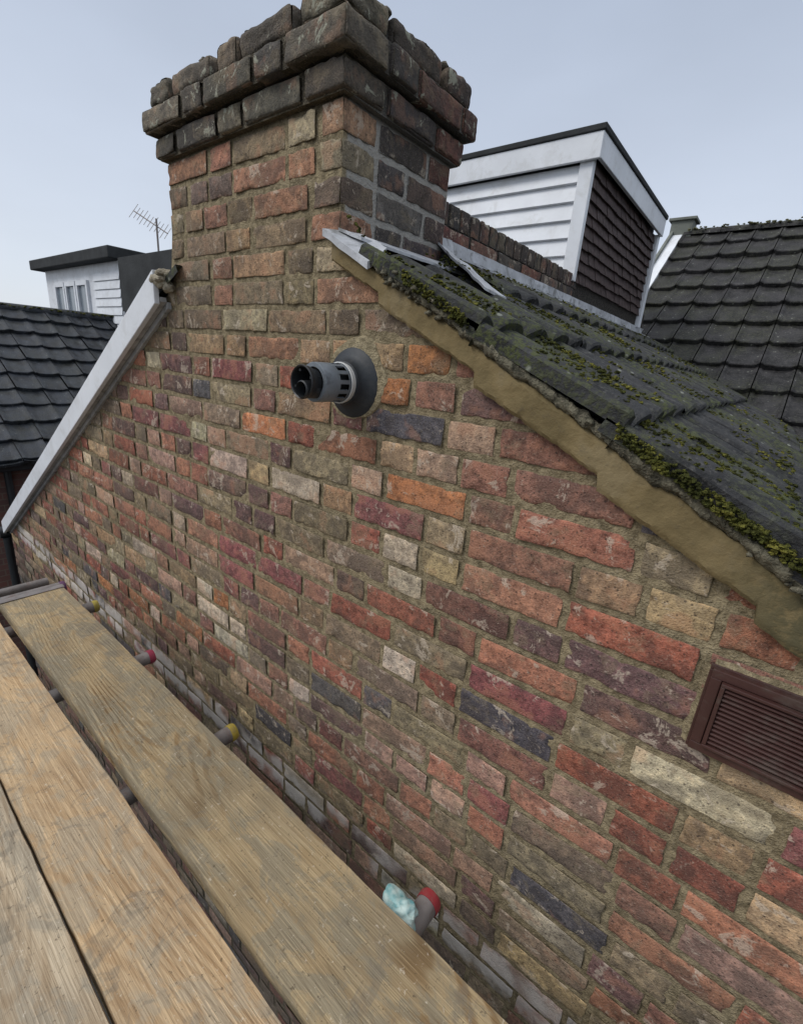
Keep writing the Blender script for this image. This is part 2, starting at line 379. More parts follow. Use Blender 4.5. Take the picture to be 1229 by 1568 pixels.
# ------------------------------------------------------------------ roofs
def tile_roof(name,O,u,s,n,U0,U1,SL,exp,tw,mat,parent,amp=0.022,thick=0.022,ribs=2,skip=None,nsu=16,jit=0.004,pw=1.3,roll=False):
    O=Vector(O);u=Vector(u).normalized();s=Vector(s).normalized();n=Vector(n).normalized(); mb=MB()
    nc=int(SL/exp)+1; nt=int(math.ceil((U1-U0)/tw))
    for c in range(nc):
        s0=c*exp; s1=min(SL,s0+exp)+0.012
        for t in range(nt):
            ua=U0+t*tw; ub=min(U1,U0+(t+1)*tw-0.008)
            if ub-ua<0.02: continue
            if skip and skip(O+u*((ua+ub)/2)+s*((s0+s1)/2)): continue
            dh=U(-jit,jit); ds=U(-jit,jit)*1.5; tl=U(-jit,jit); P=[]
            rows=[(s0-0.02,-0.004),(s0+(s1-s0)*0.33,thick*0.33),(s0+(s1-s0)*0.66,thick*0.66),(s1-0.008,thick),(s1,thick-0.006),(s1,-0.012)]
            for ri,(ss,hh) in enumerate(rows):
                row=[]
                for k in range(nsu+1):
                    q=k/nsu; uu=ua+(ub-ua)*q; ph=(q*ribs)%1.0
                    if roll: pr=amp*abs(math.cos(ph*math.pi))**0.6
                    else: pr=amp*max(0,math.cos(ph*2*math.pi)*0.5+0.5)**pw if ribs else 0
                    if k==0 or k==nsu: pr*=0.8
                    h=hh+pr+dh+tl*(q-.5)*2
                    p=O+u*uu+s*(ss+(ds if ri>0 else 0))
                    h+=0.003*nz(p.x*9,p.y*9,p.z*9)+(0.002*nz(p.x*40,p.y*40,p.z*40))
                    if ri>=3: p=p+s*0.005*nz(p.x*25,p.y*25,p.z*25)
                    row.append(tuple(p+n*(h if ri<5 else hh*0.0-0.012)))
                P.append(row)
            mb.grid(P)
            if t==0:
                E=[[r_[0] for r_ in P[:5]],[tuple(Vector(r_[0])-n*0.03) for r_ in P[:5]]]; mb.grid(E)
    return mb.build(name,mat,parent,autosm=True)
RS=0.525
a=math.atan(RS); ca,sa=math.cos(a),math.sin(a)
XRG=-1.6
def rz(x): return -0.246-RS*x
sl=(2.45-XRG)/ca
tile_roof('roof_slope_right',(XRG,0,rz(XRG)),(0,1,0),(ca,0,-sa),(sa,0,ca),0.957,8.6,sl,0.38,0.33,M_TI,house,amp=0.044,thick=0.024,ribs=2,nsu=28,jit=0.003,roll=True,
   skip=lambda p:(p.x<XR+0.14 and p.y<YB and p.x<XR) or (p.x<-1.30 and p.y>YB) )
al=math.atan(0.585); cl,sll=math.cos(al),math.sin(al)
def lz(x): return 0.245+0.585*(x+1.97)
tile_roof('roof_slope_left',(XRG-0.02,0,lz(XRG-0.02)),(0,1,0),(-cl,0,-sll),(-sll,0,cl),0.97,3.0,(XRG+5.75)/cl,0.36,0.33,M_TI,house,
   skip=lambda p:p.x>XL-0.1 and p.y<YB+.1)
und=MB()
und.add([(XRG,1.02,rz(XRG)-0.06),(2.4,1.02,rz(2.4)-0.06),(2.4,8.6,rz(2.4)-0.06),(XRG,8.6,rz(XRG)-0.06)],[(0,1,2,3)])
und.add([(XRG,1.02,lz(XRG)-0.06),(-5.7,1.02,lz(-5.7)-0.06),(-5.7,8.6,lz(-5.7)-0.06),(XRG,8.6,lz(XRG)-0.06)],[(0,1,2,3)])
und.build('roof_deck',M_DARKF,house,smooth=False)
# verge band
vb=MB(); P=[]; N=900
def btop(x): return -0.253-0.530*x
def bbot(x):
    st=(x+0.563)/0.31; fr=st-math.floor(st)
    return 0.246-0.565*(x+1.053)+0.028*min(1,fr*1.0)-0.010+0.005*nz(x*9,0,3)+0.003*nz(x*40,0,3)+0.002*nz(x*90,0,3)
for j in range(13):
    row=[]
    for i in range(N+1):
        x=XR+0.004+(2.42-XR)*i/N; v=(j-1)/9.0
        zt,zb=btop(x)+0.005*nz(x*14,0,0)+0.004*nz(x*45,0,0),bbot(x)
        if j==0: p=(x,1.01,zb)
        elif j>=11: p=(x,0.968+0.03*(j-10),zt+0.006)
        else:
            z=zb+(zt-zb)*v
            p=(x,0.968+0.006*nz(x*5,z*9,1)+0.003*nz(x*22,z*30,2)+0.0015*nz(x*60,z*60,2)+(0.006 if j==1 or j==10 else 0),z)
        row.append(p)
    P.append(row)
vb.grid(P); zb,zt=bbot(XR),btop(XR)
vb.add([(XR+0.004,0.97,zb),(XR+0.004,1.01,zb),(XR+0.004,1.01,zt),(XR+0.004,0.97,zt)],[(0,1,2,3)])
vb.build('verge_band',M_KHAKI,house)
cr=MB(); ms=MB(); P=[]; N=1500
for j in range(9):
    row=[]
    for i in range(N+1):
        x=-0.92+(2.36+0.92)*i/N; v=j/8
        b=0.5*nz(x*3.3,2,0)+0.6*nz(x*9,5,0)
        th=math.pi*(v*0.95+0.02); rr=0.014+0.036*max(0,b)+0.008*nz(x*45,v*3,1)+0.005*nz(x*110,v*6,1)
        row.append((x,0.974-rr*math.sin(th)*0.9,btop(x)+0.014-rr*0.95*math.cos(th)))
    P.append(row)
cr.grid(P)
for _ in range(300):
    x=U(-0.85,2.3)
    if nz(x*3,7,0)<0.0: continue
    lump(cr,(x,0.958+U(-0.006,0.012),btop(x)+U(-0.006,0.032)),U(0.004,0.010),nu=7,nv=5,rough=0.4)
cr.build('verge_bedding_mortar',mat_mortar((0.04,0.038,0.028),(0.17,0.155,0.11),'bedding_mortar',40),house,autosm=False)
for _ in range(5200):
    x=U(-0.95,2.2) if R()<0.6 else U(-0.9,0.4)
    d=nz(x*2.6,1.5,0)+0.7*nz(x*9,3,0)
    if d<0.04+U(0,0.25): continue
    y=0.945+abs(random.gauss(0,0.018)); r=U(0.002,0.006)
    lump(ms,(x,y,rz(x)+U(-0.014,0.014)+(0.032 if y<0.985 else 0.016)),r,nu=6,nv=4,rough=0.6)
nm=0
for _ in range(140000):
    if nm>17000: break
    x=U(-1.2,2.2); y=0.97+abs(random.gauss(0,0.8)) if R()<.65 else U(1,6)
    if (x<XR+0.05 and y<YB+.05) or x<-1.24: continue
    f=(x-XRG)/ca/0.38; fr=f-math.floor(f)
    d=nz(x*2.4,y*2.8,4)+0.7*nz(x*7,y*7,1)
    q=((y-0.957)/0.165)%1.0; vl=1-abs(math.cos(q*math.pi))**0.6; pr=0.044*(1-vl)
    edge_=fr>0.93 or fr<0.06
    if d<(-0.10 if edge_ else 0.10)-0.20*vl: continue
    nm+=1
    lump(ms,(x,y,rz(x)+(0.024*fr+pr)*1.1+U(-0.002,0.005)),U(0.002,0.0068)*(1.0 if y<2.5 else 1.6),nu=6,nv=4,rough=0.6,fl_=0.6)
ms.build('moss',M_MOSS,house)
# left bargeboard
bb=MB()
def bl(x): return 0.182+0.5755*(x+1.97)
xa,xb=-2.035,-5.56; yf=0.935
def slab(mb,x0,x1,f0,f1,y0,y1):
    mb.add([(x0,y0,f0(x0)),(x1,y0,f0(x1)),(x1,y1,f0(x1)),(x0,y1,f0(x0)),(x0,y0,f1(x0)),(x1,y0,f1(x1)),(x1,y1,f1(x1)),(x0,y1,f1(x0))],
      [(0,3,2,1),(4,5,6,7),(0,1,5,4),(1,2,6,5),(2,3,7,6),(3,0,4,7)])
slab(bb,xb,xa,lambda x:bl(x)+0.002,lambda x:bl(x)+0.125,yf,yf+0.022)
bb.build('bargeboard',M_WHITE,house,smooth=False,bev=0.003)
b2=MB(); slab(b2,xb,xa,lambda x:bl(x)+0.012,lambda x:bl(x)+0.03,yf+0.024,0.985); slab(b2,xb,xa,lambda x:bl(x)-0.012,lambda x:bl(x)+0.014,0.985,1.004)
b2.build('soffit',mat_simple('soffit_grey',(0.36,0.36,0.36),0.6,0.3,8,0.2,60,dirt=0.5),house,smooth=False,bev=0.002)
cb=MB()
for _ in range(16): lump(cb,(XL-0.035+U(-0.02,0.025),U(0.95,0.99),0.235+U(-0.03,0.03)),U(0.015,0.026),nu=12,nv=9,rough=0.2)
cb.build('verge_end_mortar',mat_mortar((0.2,0.17,0.12),(0.38,0.34,0.26),'pale_mortar'),house)
gu=MB(); gu.tube((-5.74,0.93,-1.93),(-5.74,8,-1.93),0.06); gu.tube((-5.70,0.98,-1.98),(-5.68,0.985,-8),0.035); gu.build('gutter',M_BLK,house)
sw=MB(); sw.box((WX0+0.005,1.012,-8),(WX0+0.2,8.5,-1.95)); sw.box((WX1-0.2,1.012,-8),(WX1-0.005,8.5,-1.55)); sw.build('side_walls',M_DBR,house,smooth=False)

# flashings
lf=MB()
def sheet(pts,nu=10,nv=6,w=0.004,t=0.004):
    A,B,C,D=[Vector(p) for p in pts]; P=[]
    for j in range(nv+1):
        row=[]
        for i in range(nu+1):
            p=A.lerp(B,i/nu).lerp(D.lerp(C,i/nu),j/nv); p=p+Vector((nz(p.x*16,p.y*16,p.z*16),nz(p.y*16,p.x*16,3),nz(p.z*16,p.x*16,8)))*w
            row.append(tuple(p))
        P.append(row)
    lf.grid(P)
    Q=[[tuple(Vector(p)-Vector((0,0,t*2))) for p in row] for row in P]; lf.grid(Q)
    lf.grid([P[0],Q[0]]); lf.grid([P[-1],Q[-1]]); lf.grid([[r[0] for r in P],[r[0] for r in Q]]); lf.grid([[r[-1] for r in P],[r[-1] for r in Q]])
def rp(x,y,h=0.03): return (x,y,rz(x)+h)
sheet([rp(XR-0.012,0.950,0.012),rp(-0.90,0.948,0.006),rp(-0.92,1.05,0.050),rp(XR-0.0,1.05,0.035)],14,5,0.008,0.009)
sheet([rp(XR+0.005,0.99,0.032),rp(XR+0.09,0.99,0.040),rp(XR+0.09,YB+0.02,0.045),rp(XR+0.005,YB+0.02,0.045)],5,16,0.008)
sheet([rp(-1.14,1.49,0.10),rp(-0.80,1.37,0.068),rp(-0.78,1.48,0.062),rp(-1.10,1.62,0.07)],12,6,0.014)
sheet([(-1.06,1.49,rz(-1.06)+0.03),(-1.06,1.60,rz(-1.06)+0.04),(-1.09,1.60,0.44),(-1.08,1.50,0.43)],8,8,0.010)
PX=-1.28
sheet([(PX+0.006,1.5,0.512),(PX+0.006,5.5,0.512),(PX+0.012,5.5,0.455),(PX+0.012,1.5,0.455)],80,3,0.006)
sheet([(PX+0.012,1.5,0.457),(PX+0.012,5.5,0.457),rp(PX+0.12,5.5,0.06),rp(PX+0.12,1.5,0.06)],80,3,0.010)
lf.build('lead_flashing',M_LEAD,house)

pw=MB()
y=YB-0.02
while y<3.36:
    L=0.088
    brick(pw,(PX-0.065,y+L/2,0.605),(0.13,L-J,0.085),['+x','+z','-y'],4,4,pick([((0.06,0.045,0.042),3),((0.09,0.05,0.045),2),((0.045,0.042,0.042),2)]),chip=0.03); y+=L
y=YB-0.02
while y<3.3:
    L=0.27; brick(pw,(PX-0.065,y+L/2,0.525),(0.13,L-J,0.07),['+x'],5,3,pick(PALD)); y+=L
pw.build('parapet_brickwork',M_BR,house,autosm=False)
pm=MB(); pm.box((PX-0.125,YB+0.001,0.38),(PX-0.006,5.4,0.640)); pm.build('parapet_core',mat_mortar((0.02,0.019,0.017),(0.07,0.062,0.055),'dark_mortar'),house,smooth=False)
fr=MB(); fr.box((-4.0,YB+0.1,0.2),(PX-0.13,3.34,0.56)); fr.build('flat_roof',M_DARKF,house,smooth=False)

# ------------------------------------------------------------------ dormer
dm=empty('dormer')
DY=3.33; DE=5.13
w=MB(); nb=7; bh=0.104
for i in range(nb):
    z1=1.27-i*bh; z0=z1-bh
    w.add([(-4,DY+0.006,z1),(PX-0.075,DY+0.006,z1),(PX-0.075,DY-0.016,z0+0.006),(-4,DY-0.016,z0+0.006),(PX-0.075,DY+0.004,z0),(-4,DY+0.004,z0)],[(0,1,2,3),(3,2,4,5)])
w.build('cladding',M_WHITE,dm,smooth=False)
w=MB(); w.box((PX-0.075,DY-0.024,0.60),(PX+0.012,DY+0.02,1.30))
w.box((-4,DY-0.055,1.27),(PX+0.055,DY-0.03,1.41)); w.box((PX+0.03,DY-0.0295,1.275),(PX+0.055,DE+0.05,1.41))
w.box((-4,DY-0.029,1.285),(PX+0.029,DY+0.01,1.30))
w.build('white_trim',M_WHITE,dm,smooth=False,bev=0.004)
w=MB(); w.box((-4,DY-0.065,1.411),(PX+0.066,DE+0.06,1.446)); w.build('felt_roof',M_DARKF,dm,smooth=False,bev=0.006)
w=MB(); w.box((-4,DY+0.012,0.3),(PX-0.02,DE,1.40)); w.build('core',M_DARKF,dm,smooth=False)
w=MB(); nr=10
for i in range(nr):
    z1=1.28-i*0.068; z0=z1-0.068; y=DY+0.022
    if i%2: y-=0.06
    while y<DE:
        L=0.125; ya=max(DY+0.022,y); yb=min(DE,y+L-0.006); o_=U(0,0.006)
        if yb>ya+.01: w.obox((PX-0.015,ya,z0+U(-.004,.004)),(0.026+o_,0,0),(0,yb-ya,0),(-0.020,0,0.078))
        y+=L
w.build('hung_tiles',M_SHING,dm,smooth=False)
w=MB(); w.box((PX-0.01,DE-0.02,0.5),(PX+0.03,DE+0.06,1.28)); w.build('end_post',M_WHITE,dm,smooth=False)

# ------------------------------------------------------------------ cross wing roof at right
cw=empty('tiled_roof')
k=0.75; ac=math.atan(k); cc,sc=math.cos(ac),math.sin(ac)
YR=7.14; ZR=1.766
tile_roof('roof_slope',(0,YR,ZR),(1,0,0),(0,-cc,-sc),(0,-sc,cc),-1.44,6.0,4.6,0.33,0.245,M_TI2,cw,amp=0.022,thick=0.042,ribs=1,nsu=20,jit=0.005,pw=10,
   skip=lambda p:p.z<rz(p.x)-0.25)
w=MB(); x=-1.44
while x<6:
    P=[]
    for i in range(6):
        P.append([(x+0.38*i/5,YR+0.11*math.cos(t),ZR-0.03+0.075*math.sin(t)) for t in [math.pi*j/8 for j in range(9)]])
    w.grid(P); x+=0.385
w.build('ridge_tiles',M_TI2,cw)
w=MB()
for _ in range(700): lump(w,(U(-1.4,5),YR+U(-0.14,0.03),ZR+U(0.01,0.04)),U(0.008,0.020),nu=7,nv=4,fl_=0.5)
w.build('ridge_lichen',mat_simple('lichen',(0.13,0.13,0.075),0.95,0.6,20,1.0,60,spec=0.1),cw)
w=MB(); w.add([(-1.44,YR,ZR-0.05),(6,YR,ZR-0.05),(6,YR+4,ZR-3.05),(-1.44,YR+4,ZR-3.05)],[(0,1,2,3)])
w.add([(-1.44,YR,ZR-0.05),(-1.44,YR-3,ZR-0.05-2.25),(-1.44,YR+3,ZR-0.05-2.25)],[(0,1,2)]); w.build('rear_slope',M_TI2,cw,smooth=False)
w=MB(); w.obox((-1.56,YR+0.02,ZR-0.10),(0.11,0,0),(0,-cc*2.2,-sc*2.2),(0,-0.06,0.12)); w.build('verge_board',M_WHITE,cw,smooth=False,bev=0.004)
w=MB(); w.obox((-1.585,YR,ZR-0.02),(0.03,0,0),(0,-cc*2.1,-sc*2.1),(0,-0.05,0.08)); w.box((-1.60,YR-0.10,ZR-0.15),(-1.36,YR+0.12,ZR+0.13)); w.box((-1.63,YR-0.13,ZR+0.13),(-1.33,YR+0.15,ZR+0.16)); w.build('verge_capping',mat_simple('capping',(0.14,0.15,0.13),0.8,0.3,10,0.4),cw,smooth=False,bev=0.004)

# ------------------------------------------------------------------ boiler flue
fe=empty('boiler_flue'); FX,FZ=-0.978,-0.068
w=MB(); w.lathe((FX,1.0,FZ),(0,-1,0),[(-0.005,0.098),(0.006,0.098),(0.010,0.094),(0.014,0.080),(0.022,0.068),(0.034,0.061),(0.044,0.0590),(0.046,0.054)],56); w.build('wall_seal',M_SEAL,fe)
w=MB(); w.lathe((FX,1.0,FZ),(0,-1,0),[(0.03,0.0535),(0.056,0.0535),(0.0565,0.0565),(0.062,0.0565),(0.0625,0.0535)],48); w.build('trim_ring',M_PALE,fe)
w=MB(); w.lathe((FX,1.0,FZ),(0,-1,0),[(0.03,0.052),(0.070,0.052)],48)
n=12
for i in range(n):
    th=2*math.pi*i/n; th2=th+2*math.pi/n*0.4; q=[]
    for r_ in (0.052,0.047):
        for t in (th,th2): q.append((FX+r_*math.cos(t),FZ+r_*math.sin(t)))
    y0,y1=1-0.070,1-0.102
    w.add([(q[0][0],y0,q[0][1]),(q[1][0],y0,q[1][1]),(q[1][0],y1,q[1][1]),(q[0][0],y1,q[0][1]),(q[2][0],y0,q[2][1]),(q[3][0],y0,q[3][1]),(q[3][0],y1,q[3][1]),(q[2][0],y1,q[2][1])],
      [(0,1,2,3),(4,5,6,7),(0,3,7,4),(1,2,6,5)])
w.lathe((FX,1.0,FZ),(0,-1,0),[(0.102,0.048),(0.102,0.052),(0.150,0.052),(0.154,0.050),(0.154,0.040),(0.125,0.038)],48)
w.build('outer_duct',M_GREYP,fe)
w=MB(); w.lathe((FX,1.0,FZ),(0,-1,0),[(0.03,0.034),(0.165,0.034),(0.172,0.040),(0.192,0.044),(0.195,0.042),(0.193,0.039),(0.175,0.035),(0.10,0.030),(0.10,0.001)],40)
for i in range(4):
    t=i*math.pi/2+0.4; w.obox((FX+0.032*math.cos(t)-0.003,1-0.188,FZ+0.032*math.sin(t)-0.003),(0.006,0,0),(0,0.05,0),(0,0,0.006))
w.lathe((FX+0.01,1.0,FZ-0.018),(0,-1,0),[(0.14,0.023),(0.200,0.023),(0.203,0.020),(0.17,0.017),(0.17,0.001)],24)
w.build('inner_duct',M_BLK,fe)
w=MB(); P=[]
for j in range(9):
    row=[]
    for i in range(72):
        t=2*math.pi*i/72; ro=0.104+0.018*max(0,nz(math.cos(t)*1.5,math.sin(t)*1.5,4)+0.35)+0.022*max(0,math.sin(t+0.4))*(1 if math.sin(t)>0 else 0)+0.003*nz(math.cos(t)*9,math.sin(t)*9,1)
        r_=0.09+(ro-0.09)*j/8; dy=-0.004*math.sin(math.pi*min(1,(1-j/8)*0.5+0.02))-0.0015*nz(r_*60,t*9,0)
        row.append((FX+r_*math.cos(t),0.9975+dy+(0.006 if j==8 else 0),FZ+r_*math.sin(t)))
    P.append(row)
w.grid(P,True)
w.build('pointing_patch',mat_mortar((0.17,0.14,0.085),(0.36,0.30,0.19),'fresh_mortar'),fe)

# ------------------------------------------------------------------ air vent
ve=empty('air_vent'); vx0,vx1,vz0,vz1=0.027,0.335,-0.694,-0.508
w=MB(); f=0.018
def frame(x0,x1,z0,z1,f,y0,y1):
    w.box((x0,y0,z0),(x1,y1,z0+f)); w.box((x0,y0,z1-f),(x1,y1,z1)); w.box((x0,y0+.0003,z0+f),(x0+f,y1,z1-f)); w.box((x1-f,y0+.0003,z0+f),(x1,y1,z1-f))
frame(vx0,vx1,vz0,vz1,f,0.979,1.004); frame(vx0+f+.001,vx1-f-.001,vz0+f+.001,vz1-f-.001,0.007,0.970,1.004)
frame(vx0-0.005,vx1+0.005,vz0-0.005,vz1+0.005,0.012,0.990,1.004)
n=13; zA=vz0+f+0.010; zB=vz1-f-0.010
for i in range(n):
    z=zA+(zB-zA)*(i+0.15)/n; w.obox((vx0+f+0.008,0.974,z),(vx1-vx0-2*f-0.016,0,0),(0,0.018,0.007),(0,0,0.004))
w.build('louvres',M_VENT,ve,smooth=False,bev=0.0015)
w=MB(); w.box((vx0+0.02,0.998,vz0+0.02),(vx1-0.02,1.003,vz1-0.02)); w.build('backing',M_BLK,ve,smooth=False)
w=MB()
for (xa_,za_,xb_,zb_) in ((vx0,vz0,vx1,vz0),(vx0,vz1,vx1,vz1),(vx0,vz0,vx0,vz1)):
    P=[]; nn=90
    for j in range(7):
        row=[]
        for i in range(nn+1):
            t=i/nn; x=xa_+(xb_-xa_)*t; z=za_+(zb_-za_)*t; vv=j/6-0.5
            wd_=0.016+0.005*nz(x*25,z*25,2); y=1.0-0.008*math.cos(vv*math.pi)+0.0015*nz(x*70,z*70,j)
            row.append((x+(vv*2*wd_ if xa_==xb_ else 0),y,z+(0 if xa_==xb_ else vv*2*wd_)))
        P.append(row)
    w.grid(P)
w.build('vent_bedding',M_MO,ve)

# ------------------------------------------------------------------ scaffolding
sf=empty('scaffolding'); HB=-1.30
def board(name,x0,x1,y0,y1,zt,mat,t=0.046):
    w=MB(); n=160; prof=[(0,-t),(0,-0.006),(0.008,0),(0.35,0),(0.65,0),(0.992,0),(1,-0.006),(1,-t)]
    P=[]
    sd=U(0,30)
    for i in range(n+1):
        x=x0+(x1-x0)*i/n; row=[]
        for q,h in prof:
            y=y0+(y1-y0)*q; y+=0.0040*nz(x*2.1+sd,q*2,0)+0.0022*nz(x*14,q*5,sd)
            row.append((x,y,zt+h+0.004*nz(x*0.8+sd,q,3)+0.0015*nz(x*9,q*7,sd)))
        P.append(row)
    w.grid(P); m_=len(prof)
    w.add([P[0][j] for j in range(m_)],[tuple(range(m_))]); w.add([P[-1][j] for j in range(m_)],[tuple(range(m_))])
    w.add([P[0][0],P[-1][0],P[-1][-1],P[0][-1]],[(0,1,2,3)])
    return w.build(name,mat,sf)
W1=mat_wood('board_wood_a',(0.27,0.215,0.135),(0.40,0.305,0.175),(0.235,0.205,0.145),1,0.85)
W2=mat_wood('board_wood_b',(0.42,0.305,0.185),(0.55,0.395,0.23),(0.37,0.305,0.215),2,0.4)
W3=mat_wood('board_wood_c',(0.38,0.31,0.22),(0.49,0.40,0.28),(0.31,0.27,0.205),3,0.4)
board('scaffold_board',-2.80,2.2,0.398,0.668,HB,W1); board('scaffold_board_2',-3.6,2.2,0.143,0.360,HB-0.004,W2); board('scaffold_board_3',-3.6,2.2,-0.135,0.137,HB-0.002,W3)
board('scaffold_board_4',-3.6,2.2,-0.415,-0.142,HB-0.003,W2)
w=MB(); w.box((-2.812,0.394,HB-0.052),(-2.801,0.672,HB+0.002)); w.box((-2.801,0.394,HB+0.0035),(-2.765,0.672,HB+0.0055)); w.build('board_end_hoop',M_STEEL,sf,smooth=False)
tb=MB(); zt=HB-0.046-0.033
TX=[(-0.40,0.80),(-1.30,0.770),(-1.965,0.770),(-2.60,0.765),(-2.95,0.72)]
for x,y in TX: tb.tube((x,-0.6,zt),(x+0.0,y-0.012,zt),0.0293,24)
tb.tube((-4.2,0.29,zt-0.06),(2.4,0.29,zt-0.06),0.0293); tb.tube((-4.2,-0.5,zt-0.06),(2.4,-0.5,zt-0.06),0.0293)
tb.tube((-2.2,0.33,-8),(-2.2,0.33,HB-0.06),0.0293); tb.tube((-3.5,0.1,-8),(-3.5,0.1,-0.95),0.0293)
tb.tube((-3.9,0.85,-1.75),(-3.9,-0.6,-1.75),0.0293)
tb.tube((-5,0.3,-2.3),(2.4,0.3,-2.3),0.0293)
for x,y in TX:
    tb.lathe((x,0.25,zt),(0,1,0),[(0,0.03),(0,0.042),(0.07,0.042),(0.07,0.03)],12); tb.box((x-0.035,0.255,zt-0.10),(x+0.035,0.325,zt-0.02))
    tb.tube((x-0.05,0.29,zt-0.05),(x+0.06,0.29,zt-0.05),0.012,8)
tb.build('scaffold_tubes',M_STEEL,sf)
caps=[((0.26,0.03,0.035)),((0.36,0.27,0.04)),((0.28,0.035,0.07)),((0.36,0.29,0.06)),((0.12,0.05,0.12))]
for i,((x,y),c) in enumerate(zip(TX,caps)):
    w=MB(); w.lathe((x,y-0.026,zt),(0,1,0),[(0,0.030),(0.0,0.0318),(0.018,0.0322),(0.026,0.029),(0.027,0.021),(0.020,0.018),(0.020,0.001)],24)
    w.build('tube_end_cap_%d'%i,mat_simple('cap_%d'%i,c,0.5,0.3,20,0.2,60,dirt=0.4,dcol=(0.15,0.12,0.09)),sf)
w=MB()
P=[]
for j in range(40):
    ph=math.pi*j/39; row=[]
    for i in range(56):
        th=2*math.pi*i/56; d=Vector((math.sin(ph)*math.cos(th),math.sin(ph)*math.sin(th),math.cos(ph)))
        k=1+0.45*nz(d.x*1.3+3,d.y*1.3,d.z*1.3)-0.15*abs(nz(d.x*3,d.y*3,d.z*3))+0.03*nz(d.x*9,d.y*9,d.z*9)
        row.append((-0.435+d.x*0.058*k,0.695+d.y*0.044*k,zt+0.030+d.z*0.034*k))
    P.append(row)
w.grid(P,True)
mm=NT('cyan_plastic'); o=mm.obj(); c=mm.mix(mm.ss(mm.noise(o,28,4),0.35,0.65),(0.12,0.33,0.35),(0.5,0.62,0.58))
w.build('plastic_wrap',mm.fin(c,0.35,mm.bump(mm.noise(o,60,3),0.4,0.004)),sf)

# ------------------------------------------------------------------ neighbouring house at left
nh=empty('brick_house.001')
k=0.65; an=math.atan(k); cn,sn=math.cos(an),math.sin(an)
XN,ZN=-11.65,0.394
tile_roof('roof_slope',(XN,0,ZN),(0,1,0),(cn,0,-sn),(sn,0,cn),-4,16,4.05,0.40,0.36,M_TI3,nh,amp=0.028,thick=0.050,ribs=1,nsu=12,jit=0.012,pw=4)
w=MB(); w.add([(XN,-4,ZN-.02),(XN,16,ZN-.02),(XN-4,16,ZN-2.7),(XN-4,-4,ZN-2.7)],[(0,1,2,3)]); w.tube((XN,-4,ZN+0.0),(XN,16,ZN),0.09); w.build('rear_slope',M_TI3,nh,smooth=False)
w=MB()
for _ in range(900): lump(w,(XN+U(-0.03,0.12),U(-2,10),ZN+U(0.03,0.07)),U(0.012,0.03),nu=6,nv=4,fl_=0.5)
w.build('ridge_moss',M_MOSS,nh)
nw=NT('brick_far'); o=nw.obj(); bt=nw.n('ShaderNodeTexBrick'); nw.set(bt.inputs['Vector'],nw.map(o,(1,1,1),rot=(0,math.radians(90),math.radians(90))))
bt.inputs['Scale'].default_value=1.0; bt.inputs['Brick Width'].default_value=0.225; bt.inputs['Row Height'].default_value=0.075; bt.inputs['Mortar Size'].default_value=0.006
bt.inputs['Color1'].default_value=(0.17,0.06,0.045,1); bt.inputs['Color2'].default_value=(0.10,0.045,0.04,1); bt.inputs['Mortar'].default_value=(0.16,0.13,0.10,1)
nw=nw.fin(nw.mix(nw.noise(o,8,4),bt.outputs[0],(0.09,0.06,0.05)),0.9)
w=MB(); w.box((XN-3.3,-3.8,-8),(-8.55,15.8,-1.80)); w.build('walls',nw,nh,smooth=False)
w=MB(); w.box((-8.42,-4,-1.92),(-8.30,16,-1.80)); w.build('gutter',M_BLK,nh,smooth=False,bev=0.02)
w=MB(); w.box((-8.548,-4,-1.93),(-8.44,16,-1.80)); w.box((-8.548,2.4,-3.6),(-8.51,3.3,-2.3)); w.build('fascia',M_WHITE,nh,smooth=False)
w=MB(); w.tube((-8.48,1.6,-8),(-8.48,1.6,-1.9),0.045); w.build('downpipe',M_BLK,nh)
nd=empty('dormer.001')
w=MB()
X0,X1,Y0,Y1=-15.5,-11.0,4.43,9.0
w.box((X0,Y0,-0.5),(X1-0.02,Y1,1.5)); w.build('walls',M_WHITE,nd,smooth=False)
w=MB(); w.box((X0-0.25,Y0-0.25,1.50),(X1+0.12,Y1+.2,1.72)); w.box((X1-0.018,Y0+0.02,-0.5),(X1+0.02,Y1,1.499)); w.build('felt_roof_and_cheek',M_DARKF,nd,smooth=False,bev=0.02)
w=MB(); wn=MB()
for i in range(9):
    z=-0.2+i*0.17
    w.obox((X1-1.4,Y0-0.03,z),(1.35,0,0),(0,0.02,0.15),(0,0.008,0))
xw=-14.8
for i in range(3):
    xa_,xb_=xw+i*0.72,xw+i*0.72+0.66
    wn.box((xa_+0.08,Y0-0.012,0.25),(xb_-0.08,Y0-0.002,1.1))
    w.box((xa_,Y0-0.06,0.15),(xb_,Y0-0.001,0.25)); w.box((xa_,Y0-0.06,1.1),(xb_,Y0-0.001,1.2)); w.box((xa_,Y0-0.058,0.25),(xa_+0.08,Y0-0.001,1.1)); w.box((xb_-0.08,Y0-0.058,0.25),(xb_,Y0-0.001,1.1))
w.build('window_frames',M_WHITE,nd,smooth=False); wn.build('window_glass',mat_simple('glass_pane',(0.16,0.19,0.22),0.12,0.2,2,0.0),nd,smooth=False)
ta=empty('tv_aerial'); w=MB(); ax,ay=-12.0,5.7
w.tube((ax,ay,0.3),(ax,ay,2.65),0.022,8)
A=Vector((ax-0.75,ay-0.15,2.85)); B=Vector((ax+0.28,ay+0.10,2.35)); w.tube(A,B,0.014,6)
dd=(B-A)
for i in range(11):
    p=A+dd*(i/10); L=0.16+0.05*(i%3==0); w.tube(p+Vector((0.03,-L*0.6,-L*0.8)),p+Vector((-0.03,L*0.6,L*0.8)),0.006,5)
w.build('mast_and_yagi',M_STEEL,ta)
fh=empty('brick_house.002')
